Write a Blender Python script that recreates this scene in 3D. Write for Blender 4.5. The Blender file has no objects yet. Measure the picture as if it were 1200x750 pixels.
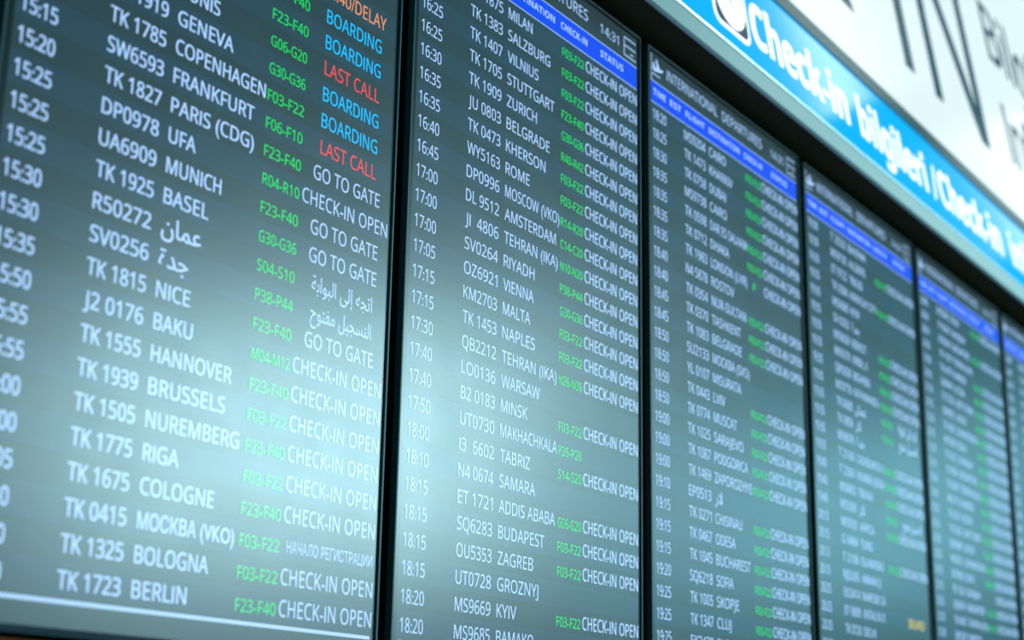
import bpy, bmesh, math, random
from mathutils import Vector, Matrix
scene = bpy.context.scene
C = scene.collection
ZT = 3.2                       # height of the displays' top edge above the floor

# ------------------------------------------------------------------ camera
cam_data = bpy.data.cameras.new('camera')
cam = bpy.data.objects.new('camera', cam_data); C.objects.link(cam)
R = ((0.5570584177, -0.8302728072, 0.0182478720),
     (0.2334158346, 0.1354439414, -0.9628977032),
     (0.7969962154, 0.5406496132, 0.2692490079))
rt, dn, fw = Vector(R[0]), Vector(R[1]), Vector(R[2])
up, bk = -dn, -fw
cam.matrix_world = Matrix(((rt.x, up.x, bk.x, -2.0470043), (rt.y, up.y, bk.y, -1.6120196),
                           (rt.z, up.z, bk.z, ZT - 1.5839495), (0, 0, 0, 1)))
cam_data.sensor_width = 36; cam_data.sensor_fit = 'HORIZONTAL'
cam_data.lens = 1862.48 * 36 / 1200
cam_data.clip_start = 0.05
cam_data.dof.use_dof = True
cam_data.dof.focus_distance = 2.85
cam_data.dof.aperture_fstop = 2.5
cam_data.dof.aperture_blades = 0
scene.camera = cam

# ------------------------------------------------------------------ view, world, lights
vs = scene.view_settings
vs.view_transform = 'Standard'; vs.look = 'None'; vs.exposure = 0; vs.gamma = 1; vs.use_curve_mapping = False
world = bpy.data.worlds.new('hall_air'); scene.world = world; world.use_nodes = True
bg = world.node_tree.nodes['Background']
bg.inputs['Color'].default_value = (0.10, 0.62, 0.78, 1); bg.inputs['Strength'].default_value = 0.45

def area(name, loc, aim, sx, sy, power, col):
    d = bpy.data.lights.new(name, 'AREA'); d.shape = 'RECTANGLE'; d.size = sx; d.size_y = sy
    d.energy = power; d.color = col
    o = bpy.data.objects.new(name, d); C.objects.link(o); o.location = loc
    o.rotation_euler = (Vector(aim) - Vector(loc)).to_track_quat('-Z', 'Y').to_euler()
    return o
# the glazed front of the hall behind the camera, and the ceiling lamps the glossy faces mirror
area('hall_window', (10.35, -9.95, ZT + 1.68), (-0.25, 0, ZT - 1.12), 4.7, 2.5, 980, (0.54, 0.92, 1.0))
area('hall_window_far', (19.0, -7.6, ZT + 1.9), (2.0, 0, ZT - 0.9), 5.0, 2.5, 145, (0.32, 0.84, 1.0))
area('ceiling_lamp_first', (5.4, -0.95, ZT + 2.68), (1.85, -0.03, ZT + 0.4), 0.25, 1.0, 3.2, (0.9, 1.0, 1.0))
area('ceiling_lamp_second', (9.2, -0.87, ZT + 2.98), (3.79, 0, ZT + 0.6), 0.5, 1.0, 3.5, (0.9, 1.0, 1.0))

# ------------------------------------------------------------------ materials
def lin(c):
    return tuple(((v / 255) / 12.92 if v / 255 <= 0.04045 else ((v / 255 + 0.055) / 1.055) ** 2.4) for v in c)
def mat(name, base=(0.02, 0.02, 0.02), rough=0.5, metal=0.0, emit=None, strength=1.0, spec=0.5):
    m = bpy.data.materials.new(name); m.use_nodes = True
    b = m.node_tree.nodes['Principled BSDF']
    b.inputs['Base Color'].default_value = (*base, 1); b.inputs['Roughness'].default_value = rough
    b.inputs['Metallic'].default_value = metal; b.inputs['Specular IOR Level'].default_value = spec
    if emit:
        b.inputs['Emission Color'].default_value = (*lin(emit), 1); b.inputs['Emission Strength'].default_value = strength
    return m
def nodes(m): return m.node_tree.nodes, m.node_tree.links

SR = 0.26                                           # roughness of the matt screen glass
ROW0, PITCH = -0.1233, 0.04653                      # first text baseline and row spacing on a screen
def smudge(m, amount=0.012):
    n, l = nodes(m); b = n['Principled BSDF']
    tc = n.new('ShaderNodeTexCoord'); nz = n.new('ShaderNodeTexNoise'); nz.inputs['Scale'].default_value = 9; nz.inputs['Detail'].default_value = 5
    mr = n.new('ShaderNodeMapRange'); mr.inputs['From Min'].default_value = 0.3; mr.inputs['From Max'].default_value = 0.7
    mr.inputs['To Min'].default_value = SR - amount; mr.inputs['To Max'].default_value = SR + amount
    l.new(tc.outputs['Object'], nz.inputs['Vector']); l.new(nz.outputs['Fac'], mr.inputs['Value']); l.new(mr.outputs['Result'], b.inputs['Roughness'])
def screen_material():
    m = mat('lit_screen', (0.004, 0.004, 0.004), SR, emit=(50, 66, 72)); n, l = nodes(m); b = n['Principled BSDF']
    tc = n.new('ShaderNodeTexCoord'); sp = n.new('ShaderNodeSeparateXYZ'); l.new(tc.outputs['Object'], sp.inputs[0])
    def math_(op, a, v):
        q = n.new('ShaderNodeMath'); q.operation = op
        if hasattr(a, 'links'): l.new(a, q.inputs[0])
        else: q.inputs[0].default_value = a
        if hasattr(v, 'links'): l.new(v, q.inputs[1])
        else: q.inputs[1].default_value = v
        return q.outputs[0]
    # row number from the height on the screen, odd and even rows in two greys
    t = math_('DIVIDE', math_('SUBTRACT', ROW0 + 0.012 + PITCH / 2, sp.outputs['Z']), PITCH)
    odd = math_('GREATER_THAN', math_('MODULO', t, 2.0), 1.0)
    inrows = math_('MULTIPLY', math_('GREATER_THAN', t, 0.5), math_('LESS_THAN', t, 28.2))
    fac = math_('MULTIPLY', odd, inrows)
    mx = n.new('ShaderNodeMix'); mx.data_type = 'RGBA'
    mx.inputs[6].default_value = (*lin((38, 57, 63)), 1); mx.inputs[7].default_value = (*lin((38, 62, 77)), 1)
    l.new(fac, mx.inputs[0]); l.new(mx.outputs[2], b.inputs['Emission Color'])
    smudge(m)
    return m
M = {}
M['screen'] = screen_material()
M['border'] = mat('black_glass_border', (0.004, 0.005, 0.006), SR); smudge(M['border'])
M['white'] = mat('white_screen_text', (0.004,) * 3, SR, emit=(168, 206, 255), strength=1.05)
M['green'] = mat('green_screen_text', (0.004,) * 3, SR, emit=(0, 220, 90))
M['cyan'] = mat('cyan_screen_text', (0.004,) * 3, SR, emit=(0, 185, 255), strength=1.15)
M['red'] = mat('red_screen_text', (0.004,) * 3, SR, emit=(235, 70, 75))
M['orange'] = mat('orange_screen_text', (0.004,) * 3, SR, emit=(235, 150, 100))
M['yellow'] = mat('yellow_screen_text', (0.004,) * 3, SR, emit=(225, 205, 70))
M['blue_bar'] = mat('blue_header_bar', (0.004,) * 3, SR, emit=(0, 66, 240), strength=1.0)
M['frame'] = mat('dark_grey_frame', (0.07, 0.09, 0.09), 0.45, 0.3, spec=0.3)
M['frame_low'] = mat('shaded_bottom_frame', (0.012, 0.03, 0.045), 0.55, spec=0.15)  # shade on the down-facing bottom bar, put into a darker frame colour
M['case'] = mat('black_casing', (0.004, 0.005, 0.006), 0.55, spec=0.2)
M['wall'] = mat('black_brown_wall', (0.006, 0.005, 0.004), 0.9, spec=0.0)
M['soffit'] = mat('dark_soffit', (0.10, 0.065, 0.035), 0.9, spec=0.0)
M['alu'] = mat('brushed_aluminium', (0.64, 0.62, 0.58), 0.45, 0.9)
M['alu_bright'] = mat('polished_aluminium_lip', (0.92, 0.9, 0.88), 0.3, 0.9)
M['alu_dark'] = mat('grey_aluminium', (0.13, 0.15, 0.14), 0.3, 0.9)
M['sign_blue'] = mat('blue_acrylic', (0.0, 0.01, 0.04), 0.11, emit=(0, 178, 255), spec=0.15)
M['sign_white'] = mat('white_acrylic', (0.05, 0.05, 0.05), 0.2, emit=(224, 238, 240), spec=0.2)
M['vinyl_white'] = mat('white_vinyl', (0.1, 0.1, 0.1), 0.2, emit=(244, 248, 255), strength=1.25)
M['vinyl_dark'] = mat('dark_teal_vinyl', (0.003, 0.012, 0.02), 0.25, emit=(8, 46, 60), spec=0.2)  # faint emission stands in for glow from the lit panel behind
M['floor'] = mat('grey_stone_floor', (0.16, 0.17, 0.17), 0.3)
def wood():
    m = mat('brown_wood', (0.2, 0.09, 0.03), 0.6, spec=0.1); n, l = nodes(m)
    tc = n.new('ShaderNodeTexCoord'); mp = n.new('ShaderNodeMapping'); mp.inputs['Scale'].default_value = (1.5, 8, 14)
    nz = n.new('ShaderNodeTexNoise'); nz.inputs['Scale'].default_value = 3; cr = n.new('ShaderNodeValToRGB')
    cr.color_ramp.elements[0].position = 0.35; cr.color_ramp.elements[0].color = (0.13, 0.026, 0.005, 1)
    cr.color_ramp.elements[1].position = 0.7; cr.color_ramp.elements[1].color = (0.34, 0.08, 0.01, 1)
    l.new(tc.outputs['Object'], mp.inputs['Vector']); l.new(mp.outputs['Vector'], nz.inputs['Vector'])
    l.new(nz.outputs['Fac'], cr.inputs['Fac']); l.new(cr.outputs['Color'], n['Principled BSDF'].inputs['Base Color'])
    return m
M['wood'] = wood()

# ------------------------------------------------------------------ mesh helpers
class MB:
    """vertices and faces of one mesh, several materials allowed"""
    def __init__(s): s.v, s.f, s.m, s.mats = [], [], [], []
    def slot(s, m):
        if m not in s.mats: s.mats.append(m)
        return s.mats.index(m)
    def add(s, v, f, m):
        o = len(s.v); k = s.slot(m)
        s.v += [tuple(p) for p in v]; s.f += [tuple(i + o for i in q) for q in f]; s.m += [k] * len(f)
    def box(s, x0, x1, y0, y1, z0, z1, m):
        v = [(x0, y0, z0), (x1, y0, z0), (x1, y1, z0), (x0, y1, z0), (x0, y0, z1), (x1, y0, z1), (x1, y1, z1), (x0, y1, z1)]
        s.add(v, [(0, 3, 2, 1), (4, 5, 6, 7), (0, 1, 5, 4), (1, 2, 6, 5), (2, 3, 7, 6), (3, 0, 4, 7)], m)
    def quad(s, x0, x1, z0, z1, y, m):
        s.add([(x0, y, z0), (x1, y, z0), (x1, y, z1), (x0, y, z1)], [(0, 1, 2, 3)], m)
    def prism(s, pts, y0, y1, m):
        """a polygon in x and z (counter-clockwise seen from the front) given depth from y0 (front) to y1"""
        n = len(pts)
        v = [(x, y0, z) for x, z in pts] + [(x, y1, z) for x, z in pts]
        f = [tuple(range(n)), tuple(range(2 * n - 1, n - 1, -1))] + [(i, i + n, (i + 1) % n + n, (i + 1) % n) for i in range(n)]
        s.add(v, f, m)
    def profile(s, pts, x0, x1, m):
        """a y,z section run along x"""
        n = len(pts)
        v = [(x0, y, z) for y, z in pts] + [(x1, y, z) for y, z in pts]
        f = [tuple(range(n)), tuple(range(2 * n - 1, n - 1, -1))] + [(i, i + n, (i + 1) % n + n, (i + 1) % n) for i in range(n)]
        s.add(v, f, m)
    def build(s, name, parent=None, bevel=0):
        me = bpy.data.meshes.new(name); me.from_pydata(s.v, [], s.f)
        for m in s.mats: me.materials.append(M[m])
        for p, k in zip(me.polygons, s.m): p.material_index = k
        bm = bmesh.new(); bm.from_mesh(me); bmesh.ops.recalc_face_normals(bm, faces=bm.faces) if bevel is not None else None
        bm.to_mesh(me); bm.free(); me.update()
        o = bpy.data.objects.new(name, me); C.objects.link(o)
        if parent: o.parent = parent
        if bevel:
            b = o.modifiers.new('edge', 'BEVEL'); b.width = bevel; b.segments = 2; b.limit_method = 'ANGLE'
        return o
def tag(o, label=None, cat=None, group=None, kind=None):
    for k, v in (('label', label), ('category', cat), ('group', group), ('kind', kind)):
        if v: o[k] = v
    return o
def empty(name, loc):
    o = bpy.data.objects.new(name, None); C.objects.link(o); o.location = loc; o.empty_display_size = 0.1; return o

# lettering: every string is drawn once as a text curve, all are turned into outlines together, then the curves are removed
ARABIC = {'amman': '\uFEE5\uFE8E\uFEE4\uFECB', 'jeddah': '\uFE93\uFEAA\uFE9F', 'lar': '\uFEAD\uFEFB',
          'gate': ''.join(reversed('\uFE8D\uFE97\uFEA0\uFEEA \uFE87\uFEDF\uFEF0 \uFE8D\uFEDF\uFE92\uFEEE\uFE8D\uFE91\uFE94')),
          'open': ''.join(reversed('\uFE8D\uFEDF\uFE98\uFEB4\uFEA0\uFEF4\uFEDE \uFEE3\uFED4\uFE98\uFEEE\uFEA1'))}
GLY = {}
def sans(s, bold=False):
    a, b, d = (0x1D5D4, 0x1D5EE, 0x1D7EC) if bold else (0x1D5A0, 0x1D5BA, 0x1D7E2)
    return ''.join(chr(a + ord(c) - 65) if 'A' <= c <= 'Z' and c != 'I' else chr(b + ord(c) - 97) if 'a' <= c <= 'z'
                   else chr(d + ord(c) - 48) if '0' <= c <= '9' else c for c in s)
def want(s, off=0.0): GLY.setdefault((s, off), None)
def draw_all():
    todo = [k for k, v in GLY.items() if v is None]; objs = []
    for s, off in todo:
        cu = bpy.data.curves.new('lettering', 'FONT'); cu.body = s if 'М' in s or 'Н' in s else sans(s, off == BOLD); cu.size = 1; cu.offset = 0.0; cu.resolution_u = 4
        o = bpy.data.objects.new('lettering', cu); C.objects.link(o); objs.append(o)
    dg = bpy.context.evaluated_depsgraph_get()
    for k, o in zip(todo, objs):
        me = bpy.data.meshes.new_from_object(o.evaluated_get(dg))
        GLY[k] = ([(v.co.x, v.co.y) for v in me.vertices], [tuple(p.vertices) for p in me.polygons])
        bpy.data.meshes.remove(me)
    for o in objs:
        cu = o.data; bpy.data.objects.remove(o); bpy.data.curves.remove(cu)
GATE_OFF = 0.010; HEAVY = 0.022; BOLD = 0.5      # stroke weights, in parts of the capital height
CAP = 0.714
def put(mb, s, x0, x1, base, cap, y, m, off=0.0, capref=CAP, fat=0.0):
    """string s fitted between x0 and x1, standing on base, capitals cap tall, on the plane y facing -Y"""
    v, f = GLY[(s, off)]
    if not v: return
    a, b = min(p[0] for p in v), max(p[0] for p in v); kx = (x1 - x0) / (b - a); kz = cap / capref
    # heavier strokes: the outline laid down again, shifted by a fraction of a millimetre
    d = cap * (off if off != BOLD else fat)
    for k, (dx, dz) in enumerate(((-d, -d / 2), (d, d / 2), (-d, d / 2), (d, -d / 2)) if d else ((0, 0),)):
        mb.add([(x0 + d + (p[0] - a) * kx * (1 - 2 * d / (x1 - x0)) + dx, y - k * 4e-5, base + p[1] * kz + dz) for p in v], f, m)
ADV = {**{c: .667 for c in 'ABEKPSVXY'}, **{c: .722 for c in 'CDHNRUW'}, **{c: .778 for c in 'GOQ'}, 'F': .611, 'T': .611, 'Z': .611, 'L': .556,
       'M': .833, 'W': .944, 'J': .5, 'I': .278, ' ': .278, '-': .333, '(': .333, ')': .333, ':': .278, '/': .278, **{c: .556 for c in '0123456789'}}
def wid(s): return sum(ADV.get(c, .72) for c in s) - .09

# ------------------------------------------------------------------ what each screen shows
OPEN, GO, BRD, LAST, DLY = 'CHECK-IN OPEN', 'GO TO GATE', 'BOARDING', 'LAST CALL', 'DELAY'
def rows(txt): return [[c.strip() for c in ln.split('|')] for ln in txt.strip().split('\n')]
S1 = rows('''14:45|TK 1821|PARIS (CDG)|F23-F40|CLOSED
14:50|TK 1591|FRANKFURT|F03-F22|CLOSED
14:50|TK 1979|LONDON (LHR)|F23-F40|LAST CALL
14:55|TK 1861|ROME|F03-F22|CLOSE
15:00|TK 1769|PRAGUE|F03-F22|14:40/DELAY
15:00|TK 1887|VIENNA|F23-F40|BOARDING
15:05|TK 1853|MADRID|F23-F40|BOARDING
15:05|TK 0663|TUNIS|G06-G20|LAST CALL
15:10|TK 1919|GENEVA|G30-G36|BOARDING
15:15|TK 1785|COPENHAGEN|F03-F22|BOARDING
15:15|SW6593|FRANKFURT|F06-F10|LAST CALL
15:20|TK 1827|PARIS (CDG)|F23-F40|GO TO GATE
15:25|DP0978|UFA|R04-R10|CHECK-IN OPEN
15:25|UA6909|MUNICH|F23-F40|GO TO GATE
15:25|TK 1925|BASEL|G30-G36|GO TO GATE
15:30|R50272|@amman|S04-S10|@gate
15:30|SV0256|@jeddah|P38-P44|@open
15:35|TK 1815|NICE|F23-F40|GO TO GATE
15:50|J2 0176|BAKU|M04-M12|CHECK-IN OPEN
15:55|TK 1555|HANNOVER|F23-F40|CHECK-IN OPEN
15:55|TK 1939|BRUSSELS|F03-F22|CHECK-IN OPEN
16:00|TK 1505|NUREMBERG|F23-F40|CHECK-IN OPEN
16:00|TK 1775|RIGA|F03-F22|CHECK-IN OPEN
16:05|TK 1675|COLOGNE|F23-F40|CHECK-IN OPEN
16:10|TK 0415|МОСКВА (VKO)|F03-F22|НАЧАЛО РЕГИСТРАЦИИ
16:10|TK 1325|BOLOGNA|F03-F22|CHECK-IN OPEN
16:10|TK 1723|BERLIN|F23-F40|CHECK-IN OPEN''')
S2 = rows('''16:20|TK 1875|MILAN|F03-F22|CHECK-IN OPEN
16:25|TK 1383|SALZBURG|F03-F22|CHECK-IN OPEN
16:25|TK 1407|VILNIUS|F03-F22|CHECK-IN OPEN
16:25|TK 1705|STUTTGART|F23-F40|CHECK-IN OPEN
16:30|TK 1909|ZURICH|G30-G36|CHECK-IN OPEN
16:35|JU 0803|BELGRADE|R40-R42|CHECK-IN OPEN
16:35|TK 0473|KHERSON|F03-F22|CHECK-IN OPEN
16:40|WY5163|ROME|F03-F22|CHECK-IN OPEN
16:45|DP0996|MOSCOW (VKO)|R14-R20|CHECK-IN OPEN
17:00|DL 9512|AMSTERDAM|C14-C20|CHECK-IN OPEN
17:00|JI  4806|TEHRAN (IKA)|N10-N20|CHECK-IN OPEN
17:00|SV0264|RIYADH|P38-P44|CHECK-IN OPEN
17:05|OZ6921|VIENNA|G30-G36|CHECK-IN OPEN
17:15|KM2703|MALTA|F03-F22|CHECK-IN OPEN
17:15|TK 1453|NAPLES|F03-F22|CHECK-IN OPEN
17:30|QB2212|TEHRAN (IKA)|N26-N36|CHECK-IN OPEN
17:40|LO0136|WARSAW||
17:40|B2 0183|MINSK|F03-F22|CHECK-IN OPEN
17:50|UT0730|MAKHACHKALA|P26-P28|
18:00|I3  6602|TABRIZ|S14-S20|CHECK-IN OPEN
18:10|N4 0674|SAMARA||
18:15|ET 1721|ADDIS ABABA|G06-G20|CHECK-IN OPEN
18:15|SQ6283|BUDAPEST|F03-F22|CHECK-IN OPEN
18:15|OU5353|ZAGREB|F03-F22|CHECK-IN OPEN
18:15|UT0728|GROZNYJ||
18:20|MS9669|KYIV|F03-F22|CHECK-IN OPEN
18:20|MS9685|BAMAKO||''')
S3 = rows('''18:20|MS9204|CAIRO|F03-F22|CHECK-IN OPEN
18:25|TK 1473|KHARKIV|F03-F22|CHECK-IN OPEN
18:30|TK 0758|DUBAI|F03-F22|CHECK-IN OPEN
18:35|MS9738|CAIRO|F03-F22|CHECK-IN OPEN
18:35|TK 0598|DAR ES SALAAM|F03-F22|CHECK-IN OPEN
18:35|TK 0712|DHAKA|F03-F22|CHECK-IN OPEN
18:35|TK 1983|LONDON (LHR)|F|CHECK-IN OPEN
18:40|N4 5878|ROSTOV||
18:40|TK 0354|NUR-SULTAN|F03-F22|CHECK-IN OPEN
18:45|TK 0370|TASHKENT|F03-F22|CHECK-IN OPEN
18:45|TK 1083|BELGRADE|F03-F22|CHECK-IN OPEN
18:50|SU2133|MOCKBA (SVO)||
18:50|YL 0107|MISURATA||
18:50|TK 0443|LVIV|F03-F22|CHECK-IN OPEN
18:50|TK 0774|MUSCAT|F03-F22|CHECK-IN OPEN
19:00|TK 1025|SARAJEVO|F03-F22|CHECK-IN OPEN
19:00|TK 1087|PODGORICA|F03-F22|CHECK-IN OPEN
19:00|TK 1469|ZAPOROZHYE|F03-F22|CHECK-IN OPEN
19:10|EP0513|@lar||
19:15|TK 0271|CHISINAU|F03-F22|CHECK-IN OPEN
19:15|TK 0467|ODESA|F03-F22|CHECK-IN OPEN
19:15|TK 1045|BUCHAREST|F03-F22|CHECK-IN OPEN
19:20|SQ6218|SOFIA|F03-F22|CHECK-IN OPEN
19:25|TK 1005|SKOPJE|F03-F22|CHECK-IN OPEN
19:25|TK 1347|CLUJ|F03-F22|CHECK-IN OPEN
19:25|EK2470|DUBAI|F03-F22|CHECK-IN OPEN
19:30|TK 0340|BAKU|F03-F22|CHECK-IN OPEN''')
S4 = rows('''19:30|T 2532|BAHRAIN||
19:30|MS9730|ALGIERS|F03-F22|CHECK-IN OPEN
19:30|ET 9722|TBILISI||
19:35|TK 0386|KARACHI CITY|F03-F22|CHECK-IN OPEN
19:35|MS9680|KYIV||
19:35|SV 0262|@jeddah||
19:35|MS9628|BEIRUT|F03-F22|CHECK-IN OPEN
19:35|MS9270|ERBIL X|F03-F22|CHECK-IN OPEN
19:35|QR5828|BISHKEK|F03-F22|CHECK-IN OPEN
19:35|MS9770|KATHMANDU|F03-F22|CHECK-IN OPEN
19:35|TK 0688|@amman|F03-F22|@gate
19:35|TK 0858|@lar|F03-F22|@open
19:35|MS9678|@jeddah||
19:35|T 2160|CASABLANCA X|F03-F22|CHECK-IN OPEN
19:40|T 2361|MUMBAI (BOM)|F03-F22|CHECK-IN OPEN
19:40|MS9682|TIRANA|F03-F22|CHECK-IN OPEN
19:40|MS9260|@lar|F03-F22|@open
20:15|MS9030|AFRICA|F03-F22|CHECK-IN OPEN
20:15|G 9484|TUNIS||
20:15|T 2106|ISLAMABAD|F03-F22|CHECK-IN OPEN
20:15|RJ0265|AMMAN Q||
20:25|EK2414|NAIROBI CA||
20:25|ET 9808|ANTALYA X||DELAYED
20:25|TK 0720|DELHI||
20:30|TK 0160|LUXOR|F03-F22|CHECK-IN OPEN
20:30|MS9268|CAIRO|F03-F22|CHECK-IN OPEN
20:40|TK 0192|PANAMA|F03-F22|CHECK-IN OPEN''')
rnd = random.Random(4)
def far_rows(gates, dests, h):
    out = []
    for k in range(27):
        g = (k + 1) in gates
        out.append(['%02d:%02d' % (h + (k + 20) // 24, (5 * (k + 20)) % 60 // 5 * 5), rnd.choice(['TK ', 'MS', 'TK ', 'EK', 'QR']) + '%04d' % rnd.randrange(100, 9999),
                    dests[k % len(dests)], 'F03-F22' if g else '', OPEN if g or k + 1 == 20 else ''])
    return out
S5 = far_rows({1, 3, 5, 6, 7, 8, 9, 10, 11, 12, 13, 14, 15, 16, 17, 18, 19, 21, 22, 24, 25, 26},
              ['DOHA', 'SHARJAH', 'SINGAPORE', 'TEHRAN (IKA)', 'NAIROBI', 'ACCRA', 'CAPE TOWN', 'LAGOS', 'JOHANNESBURG'], 20)
S6 = far_rows(set(range(1, 28, 2)), ['DAKAR', 'SEOUL', 'HONG KONG', 'BANGKOK', 'SHANGHAI'], 22)
SCREENS = [S1, S2, S3, S4, S5, S6]
def unmark(s): return ARABIC[s[1:]] if s.startswith('@') else s
GLYPH_SCREENS = SCREENS
for sc in GLYPH_SCREENS:
    for t, fl, d, g, st in sc:
        for i, s in enumerate((t, fl, d, g, st)):
            if s: want(unmark(s), GATE_OFF if i == 3 else 0.004 if sc is S1 and i > 3 else 0.012 if i > 3 else HEAVY if sc is S1 else 0.004)
for s in ('INTERNATIONAL', 'DEPARTURES', '14:31'): want(s)
HEAD = (('TIME', 28, 87), ('EST', 108, 162), ('FLIGHT', 185, 281), ('DESTINATION', 304, 471), ('CHECK-IN', 495, 600), ('STATUS', 655, 752))
for s, a, b in HEAD: want(s, BOLD)
SIGN_TEXT = (('Check-in', 1.28, 1.905), ('bilgileri', 1.985, 2.54), ('Check-in', 2.655, 3.29), ('information', 3.40, 4.25))
for s, a, b in SIGN_TEXT: want(s, BOLD)
for s in ('Bilgi', 'Information'): want(s, 0.022)
want('/', BOLD)
draw_all()

# ------------------------------------------------------------------ the setting
X0, X1 = -3.2, 8.2
m = MB(); m.box(X0, X1, 0.06, 0.12, 0, ZT + 0.42, 'wall'); m.box(X0, X1, 0.55, 0.7, ZT + 0.3, ZT + 3.4, 'wall'); m.box(X0, X1, 0.12, 0.55, ZT + 0.3, ZT + 0.42, 'wall')
tag(m.build('wall_back'), kind='structure')
m = MB(); m.box(X0, X1, -14, 0.22, -0.1, 0, 'floor'); tag(m.build('floor'), kind='structure')

# sign band: leans back by eight degrees above the displays
LEAN = math.radians(8); SY, SZ = -0.085, ZT + 0.0206
def sp(h, d=0.0):                        # point at height h on the sloping face, d behind it
    return (SY + h * math.sin(LEAN) + d * math.cos(LEAN), SZ + h * math.cos(LEAN) - d * math.sin(LEAN))
m = MB(); m.box(X0, X1, SY + 0.0075, 0.06, SZ + 0.006, SZ + 0.03, 'soffit'); tag(m.build('trim_1'), kind='structure')
# wooden cladding under the screens, with plank joints
m = MB(); x = X0
while x < X1:
    m.box(x + 0.003, min(x + 0.6, X1) - 0.003, 0.010, 0.058, 1.15, ZT - 1.4445, 'wood'); x += 0.6
tag(m.build('trim_2', bevel=0.003), kind='structure')

# ------------------------------------------------------------------ a display
P, W, H = 0.86, 0.8256, 1.4396
AL, AR, AT, AB = 0.0175, 0.8135, -0.0095, -1.429      # lit area of the glass
GY = 0.004                                             # the glass lies behind the frame's front
def display(idx, data, label, roll=0.0):
    root = empty('flight_information_display', ((idx - 2) * P, 0, ZT))
    tag(root, label, 'display', 'row of portrait departure screens')
    root.rotation_euler.y = roll
    f = MB(); t = 0.0042; tb = 0.0105
    for x0, x1, z0, z1 in ((0, t, -H, 0), (W - t, W, -H, 0), (t, W - t, -t, 0)): f.box(x0, x1, 0, 0.014, z0, z1, 'frame')
    f.box(t, W - t, 0.0008, 0.014, -H, -H + tb, 'frame_low')
    f.build('frame', root, 0.0007)
    c = MB(); c.box(0.0015, W - 0.0015, 0.0145, 0.0595, -H + 0.0015, -0.0015, 'case'); c.build('casing', root, 0.002)
    s = MB()
    s.quad(AL, AR, AB, AT, GY, 'screen')
    for q in ((t, AL, -H + t, -t), (AR, W - t, -H + t, -t), (AL, AR, AT, -t), (AL, AR, -H + tb, AB)): s.quad(*q, GY, 'border')
    scr = s.build('screen', root)
    y = GY - 0.0004
    # heading with plane symbol, title, clock and boxed corner symbol
    b = MB(); b.quad(AL, 0.8115, -0.1305, -0.0795, y, 'blue_bar'); bar = b.build('heading_bar', root, None)
    tag(bar, 'blue heading bar between two pale lines')
    l = MB(); l.quad(AL, 0.8115, -0.0797, -0.0779, y - 0.0002, 'white'); l.quad(AL, 0.8115, -0.1321, -0.1303, y - 0.0002, 'white')
    for s_, a, b_ in HEAD: put(l, s_, a / 1000, b_ / 1000, -0.1112, 0.0155, y - 0.0002, 'white', BOLD)
    l.build('column_headings', bar, None)
    for s_, a, b_ in (('INTERNATIONAL', 0.094, 0.352), ('DEPARTURES', 0.378, 0.602)):
        h = MB(); put(h, s_, a, b_, -0.053, 0.026, y, 'white'); h.build('title_text', root, None)
    h = MB(); put(h, '14:31', 0.654, 0.733, -0.0545, 0.0215, y, 'white'); h.build('clock_text', root, None)
    h = MB()
    for z in (-0.0235, -0.0425, -0.0655): h.quad(0.757, 0.8085, z - 0.0014, z + 0.0014, y, 'white')
    h.quad(0.7556, 0.7584, -0.0669, -0.0221, y, 'white'); h.quad(0.784, 0.797, -0.058, -0.0552, y, 'white'); h.build('corner_symbol', root, None)
    h = MB()                                            # a plane climbing over a short runway line
    h.add([(p[0], y, p[1]) for p in ((.026, -.049), (.029, -.030), (.034, -.032), (.037, -.042), (.046, -.041), (.041, -.021), (.047, -.021), (.060, -.040), (.074, -.037), (.0765, -.041), (.070, -.046), (.036, -.053))],
          [(11, 3, 2, 1, 0), (11, 10, 9, 8, 7, 4, 3), (4, 7, 6, 5)], 'white')
    h.quad(0.0255, 0.062, -0.0618, -0.0592, y, 'white')
    for k in range(3): h.quad(0.0185, 0.0212, -0.0135 - 0.0225 * k - 0.02, -0.0135 - 0.0225 * k, y, 'white')
    h.build('plane_symbol', root, None)
    for k, (tm, fl, de, ga, st) in enumerate(data, 1):
        z = ROW0 - PITCH * k; r = MB(); wt = HEAVY if data is S1 else 0.004; ws = 0.004 if data is S1 else 0.012
        if de.startswith('@'):
            v = GLY[(ARABIC[de[1:]], wt)][0]; w = (max(p[0] for p in v) - min(p[0] for p in v)) * 0.040
            put(r, ARABIC[de[1:]], 0.303, 0.303 + w, z, 0.028, y, 'white', wt)
        else: put(r, de, 0.303, 0.303 + min(wid(de), 6.5 if 'М' in de else 6.72) * 0.0288, z, 0.0235, y, 'white', wt, 0.737 if 'М' in de else CAP)
        row = r.build('flight_row', root, None)
        r = MB()
        put(r, tm, 0.0265, 0.0885, z, 0.0235, y, 'white', wt)
        r.build('time_text', row, None); r = MB()
        put(r, fl, 0.1765, 0.2835, z, 0.0235, y, 'white', wt)
        r.build('flight_number', row, None); r = MB()
        if ga == 'F': put(r, 'F', 0.53, 0.548, z, 0.018, y, 'green', GATE_OFF)
        elif ga: put(r, ga, 0.5015, 0.5870, z, 0.0182, y, 'green', GATE_OFF)
        if ga: r.build('gate_text', row, None); r = MB()
        if st:
            col = {'BOARDING': 'cyan', 'LAST CALL': 'red', 'CLOSED': 'red', 'CLOSE': 'red', 'DELAYED': 'yellow'}.get(st, 'orange' if 'DELAY' in st else 'white')
            if st.startswith('@'): put(r, ARABIC[st[1:]], 0.628, 0.780, z, 0.026, y, 'white', ws)
            elif st.startswith('Н'): put(r, st, 0.604, 0.808, z + 0.002, 0.0185, y, 'white', ws, 0.737)
            else:
                w = wid(st) * 0.02765; put(r, st, max(0.5945, 0.703 - w / 2), min(0.8115, 0.703 + w / 2), z, 0.0245, y, col, ws)
            r.build('status_text', row, None)
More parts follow.
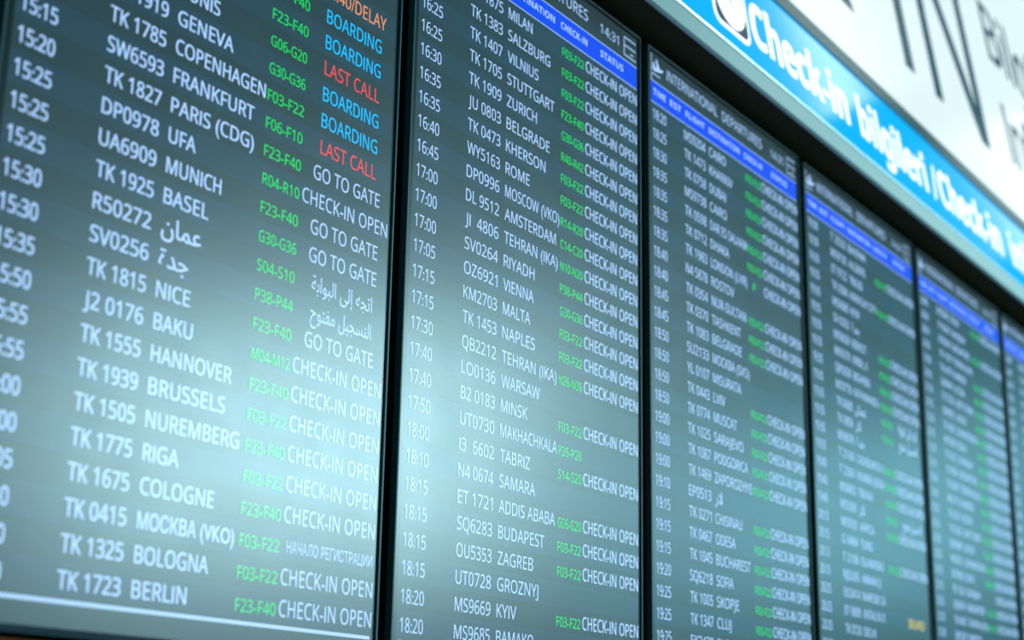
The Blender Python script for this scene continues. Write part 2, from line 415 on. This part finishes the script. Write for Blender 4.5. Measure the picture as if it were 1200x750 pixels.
    e = MB(); e.quad(AL + 0.006, 0.8095, -1.3981, -1.3929, y, 'white'); e.build('bottom_line', root, None)
    return root
LABELS = ['leftmost portrait departures screen, with blue BOARDING and red LAST CALL statuses',
          'portrait departures screen with the sharp 14:31 clock, rows from MILAN to BAMAKO',
          'portrait departures screen with the readable plane symbol, times from 18:20 to 19:25',
          'blurred portrait departures screen with a single yellow status low at its right edge',
          'blurred portrait departures screen between the yellow-status screen and the cut-off last one',
          'last departures screen of the row, cut off by the right picture edge']
ROLL = [0, 0, math.radians(-0.2), math.radians(-0.2), math.radians(-0.1), 0]
for i, (d, lb) in enumerate(zip(SCREENS, LABELS)): display(i + 1, d, lb, ROLL[i])

# ------------------------------------------------------------------ the blue backlit sign
SX0, SX1 = -1.9, 7.9
def on_face(root):
    root.rotation_euler.x = -LEAN; return root
# in a sign's own space: x along it, z up its face, -y out of the face
sign = on_face(empty('backlit_sign', (0, SY, SZ)))
tag(sign, 'long blue backlit sign reading Check-in bilgileri in white above the screens', 'sign')
m = MB(); m.profile([(0.006, 0), (0.002, 0), (-0.004, 0.003), (-0.004, 0.060), (0.006, 0.060)], SX0, SX1, 'alu')
m.profile([(0.006, 0.0601), (-0.007, 0.0601), (-0.008, 0.062), (-0.004, 0.070), (0, 0.0715), (0.006, 0.0715)], SX0, SX1, 'alu_bright')
tag(m.build('bottom_rail', sign), 'brushed aluminium bottom rail')
m = MB(); m.box(SX0, SX1, 0, 0.045, 0.0715, 0.345, 'sign_blue'); m.build('light_panel', sign)
m = MB(); m.profile([(0.045, 0.345), (-0.0045, 0.3455), (-0.0045, 0.352), (-0.003, 0.354), (-0.002, 0.399), (0.0, 0.401), (0.045, 0.401)], SX0, SX1, 'alu_dark')
tag(m.build('top_rail', sign), 'grey metal rail along the top')
for s_, a, b_ in SIGN_TEXT + (('/', 2.588, 2.636),):
    m = MB(); put(m, s_, a, b_, 0.138, 0.127, -0.0012, 'vinyl_white', BOLD, CAP, 0.025); m.build('lettering', sign, None)
def rounded(x0, x1, z0, z1, r, n=8):
    pts = []
    for cx, cz, a0 in ((x1 - r, z1 - r, 0), (x0 + r, z1 - r, 90), (x0 + r, z0 + r, 180), (x1 - r, z0 + r, 270)):
        for k in range(n + 1):
            a = math.radians(a0 + 90 * k / n); pts.append((cx + r * math.cos(a), cz + r * math.sin(a)))
    return pts
m = MB(); m.prism(rounded(1.062, 1.262, 0.110, 0.310, 0.034), -0.0012, 0.0, 'vinyl_white'); pic = m.build('pictogram', sign)
tag(pic, 'clock pictogram in a white rounded square')
m = MB(); m.prism(rounded(1.075, 1.249, 0.123, 0.297, 0.024), -0.0020, -0.0012, 'vinyl_dark'); m.build('dark_field', pic)
m = MB(); m.prism([(1.162 + 0.0835 * math.cos(2 * math.pi * k / 48), 0.21 + 0.0835 * math.sin(2 * math.pi * k / 48)) for k in range(48)], -0.0028, -0.0020, 'vinyl_white'); m.build('clock_face', pic)
m = MB(); m.prism([(1.1597, 0.205), (1.1643, 0.205), (1.1643, 0.275), (1.1597, 0.275)], -0.0034, -0.0028, 'vinyl_dark')
m.prism([(1.160, 0.2085), (1.184, 0.193), (1.1862, 0.1965), (1.163, 0.2125)], -0.0034, -0.0028, 'vinyl_dark'); m.build('clock_hands', pic)

# ------------------------------------------------------------------ the white backlit sign above it
white = on_face(empty('backlit_sign', (0, SY, SZ)))
tag(white, 'tall white backlit sign with large dark CHECK-IN letters above the blue sign', 'sign')
m = MB(); m.box(SX0, SX1, 0, 0.045, 0.402, 2.9, 'sign_white'); m.build('light_panel', white)
B, CP, ST = 0.605, 0.85, 0.074
def bar(mb, a, b, w, m_='vinyl_dark'):
    """slanted stroke with level ends; a and b are the x of its left edge at the baseline and at the top"""
    mb.prism([(a[0], a[1]), (a[0] + w, a[1]), (b[0] + w, b[1]), (b[0], b[1])], -0.0012, 0.0, m_)
T = B + CP
def letter():
    global m
    m.build('large_letter', white); m = MB()
m = MB()
def rect(x0, x1, z0, z1): m.prism([(x0, z0), (x1, z0), (x1, z1), (x0, z1)], -0.0012, 0.0, 'vinyl_dark')
rect(2.572, 2.656, B, T); letter()
rect(2.856, 2.934, B, T); rect(3.362, 3.440, B, T); bar(m, (3.342, B), (2.856, T), 0.098); letter()
rect(2.235, 2.470, B + 0.30, B + 0.375); letter()
def arc(cx, rx):
    n = 28; o, i = [], []
    for k in range(n + 1):
        a = math.radians(48 + 264 * k / n)
        o.append((cx + rx * math.cos(a), B + CP / 2 + (CP / 2 + 0.01) * math.sin(a))); i.append((cx + (rx - ST) * math.cos(a), B + CP / 2 + (CP / 2 + 0.01 - ST) * math.sin(a)))
    for k in range(n): m.prism([o[k], o[k + 1], i[k + 1], i[k]], -0.0012, 0.0, 'vinyl_dark')
def letter_k(x):
    rect(x, x + ST, B, T); bar(m, (x + 0.44, B), (x + 0.17, B + 0.47), 0.097); bar(m, (x + 0.05, B + 0.30), (x + 0.40, T), 0.10)
letter_k(1.602); letter()
arc(1.20, 0.32); letter(); rect(0.30, 0.374, B, T)
for z in (B, B + 0.40, T - ST): rect(0.374, 0.72, z, z + ST)
letter(); rect(-0.42, -0.346, B, T); rect(0.04, 0.114, B, T); rect(-0.346, 0.04, B + 0.40, B + 0.474); letter(); arc(-0.86, 0.32); letter()
for s_, b_, z in (('Bilgi', 4.42, 1.122), ('Information', 5.45, 0.662)):
    m = MB(); put(m, s_, 3.742, b_, z, 0.27, -0.0012, 'vinyl_dark', 0.022); m.build('small_lettering', white, None)
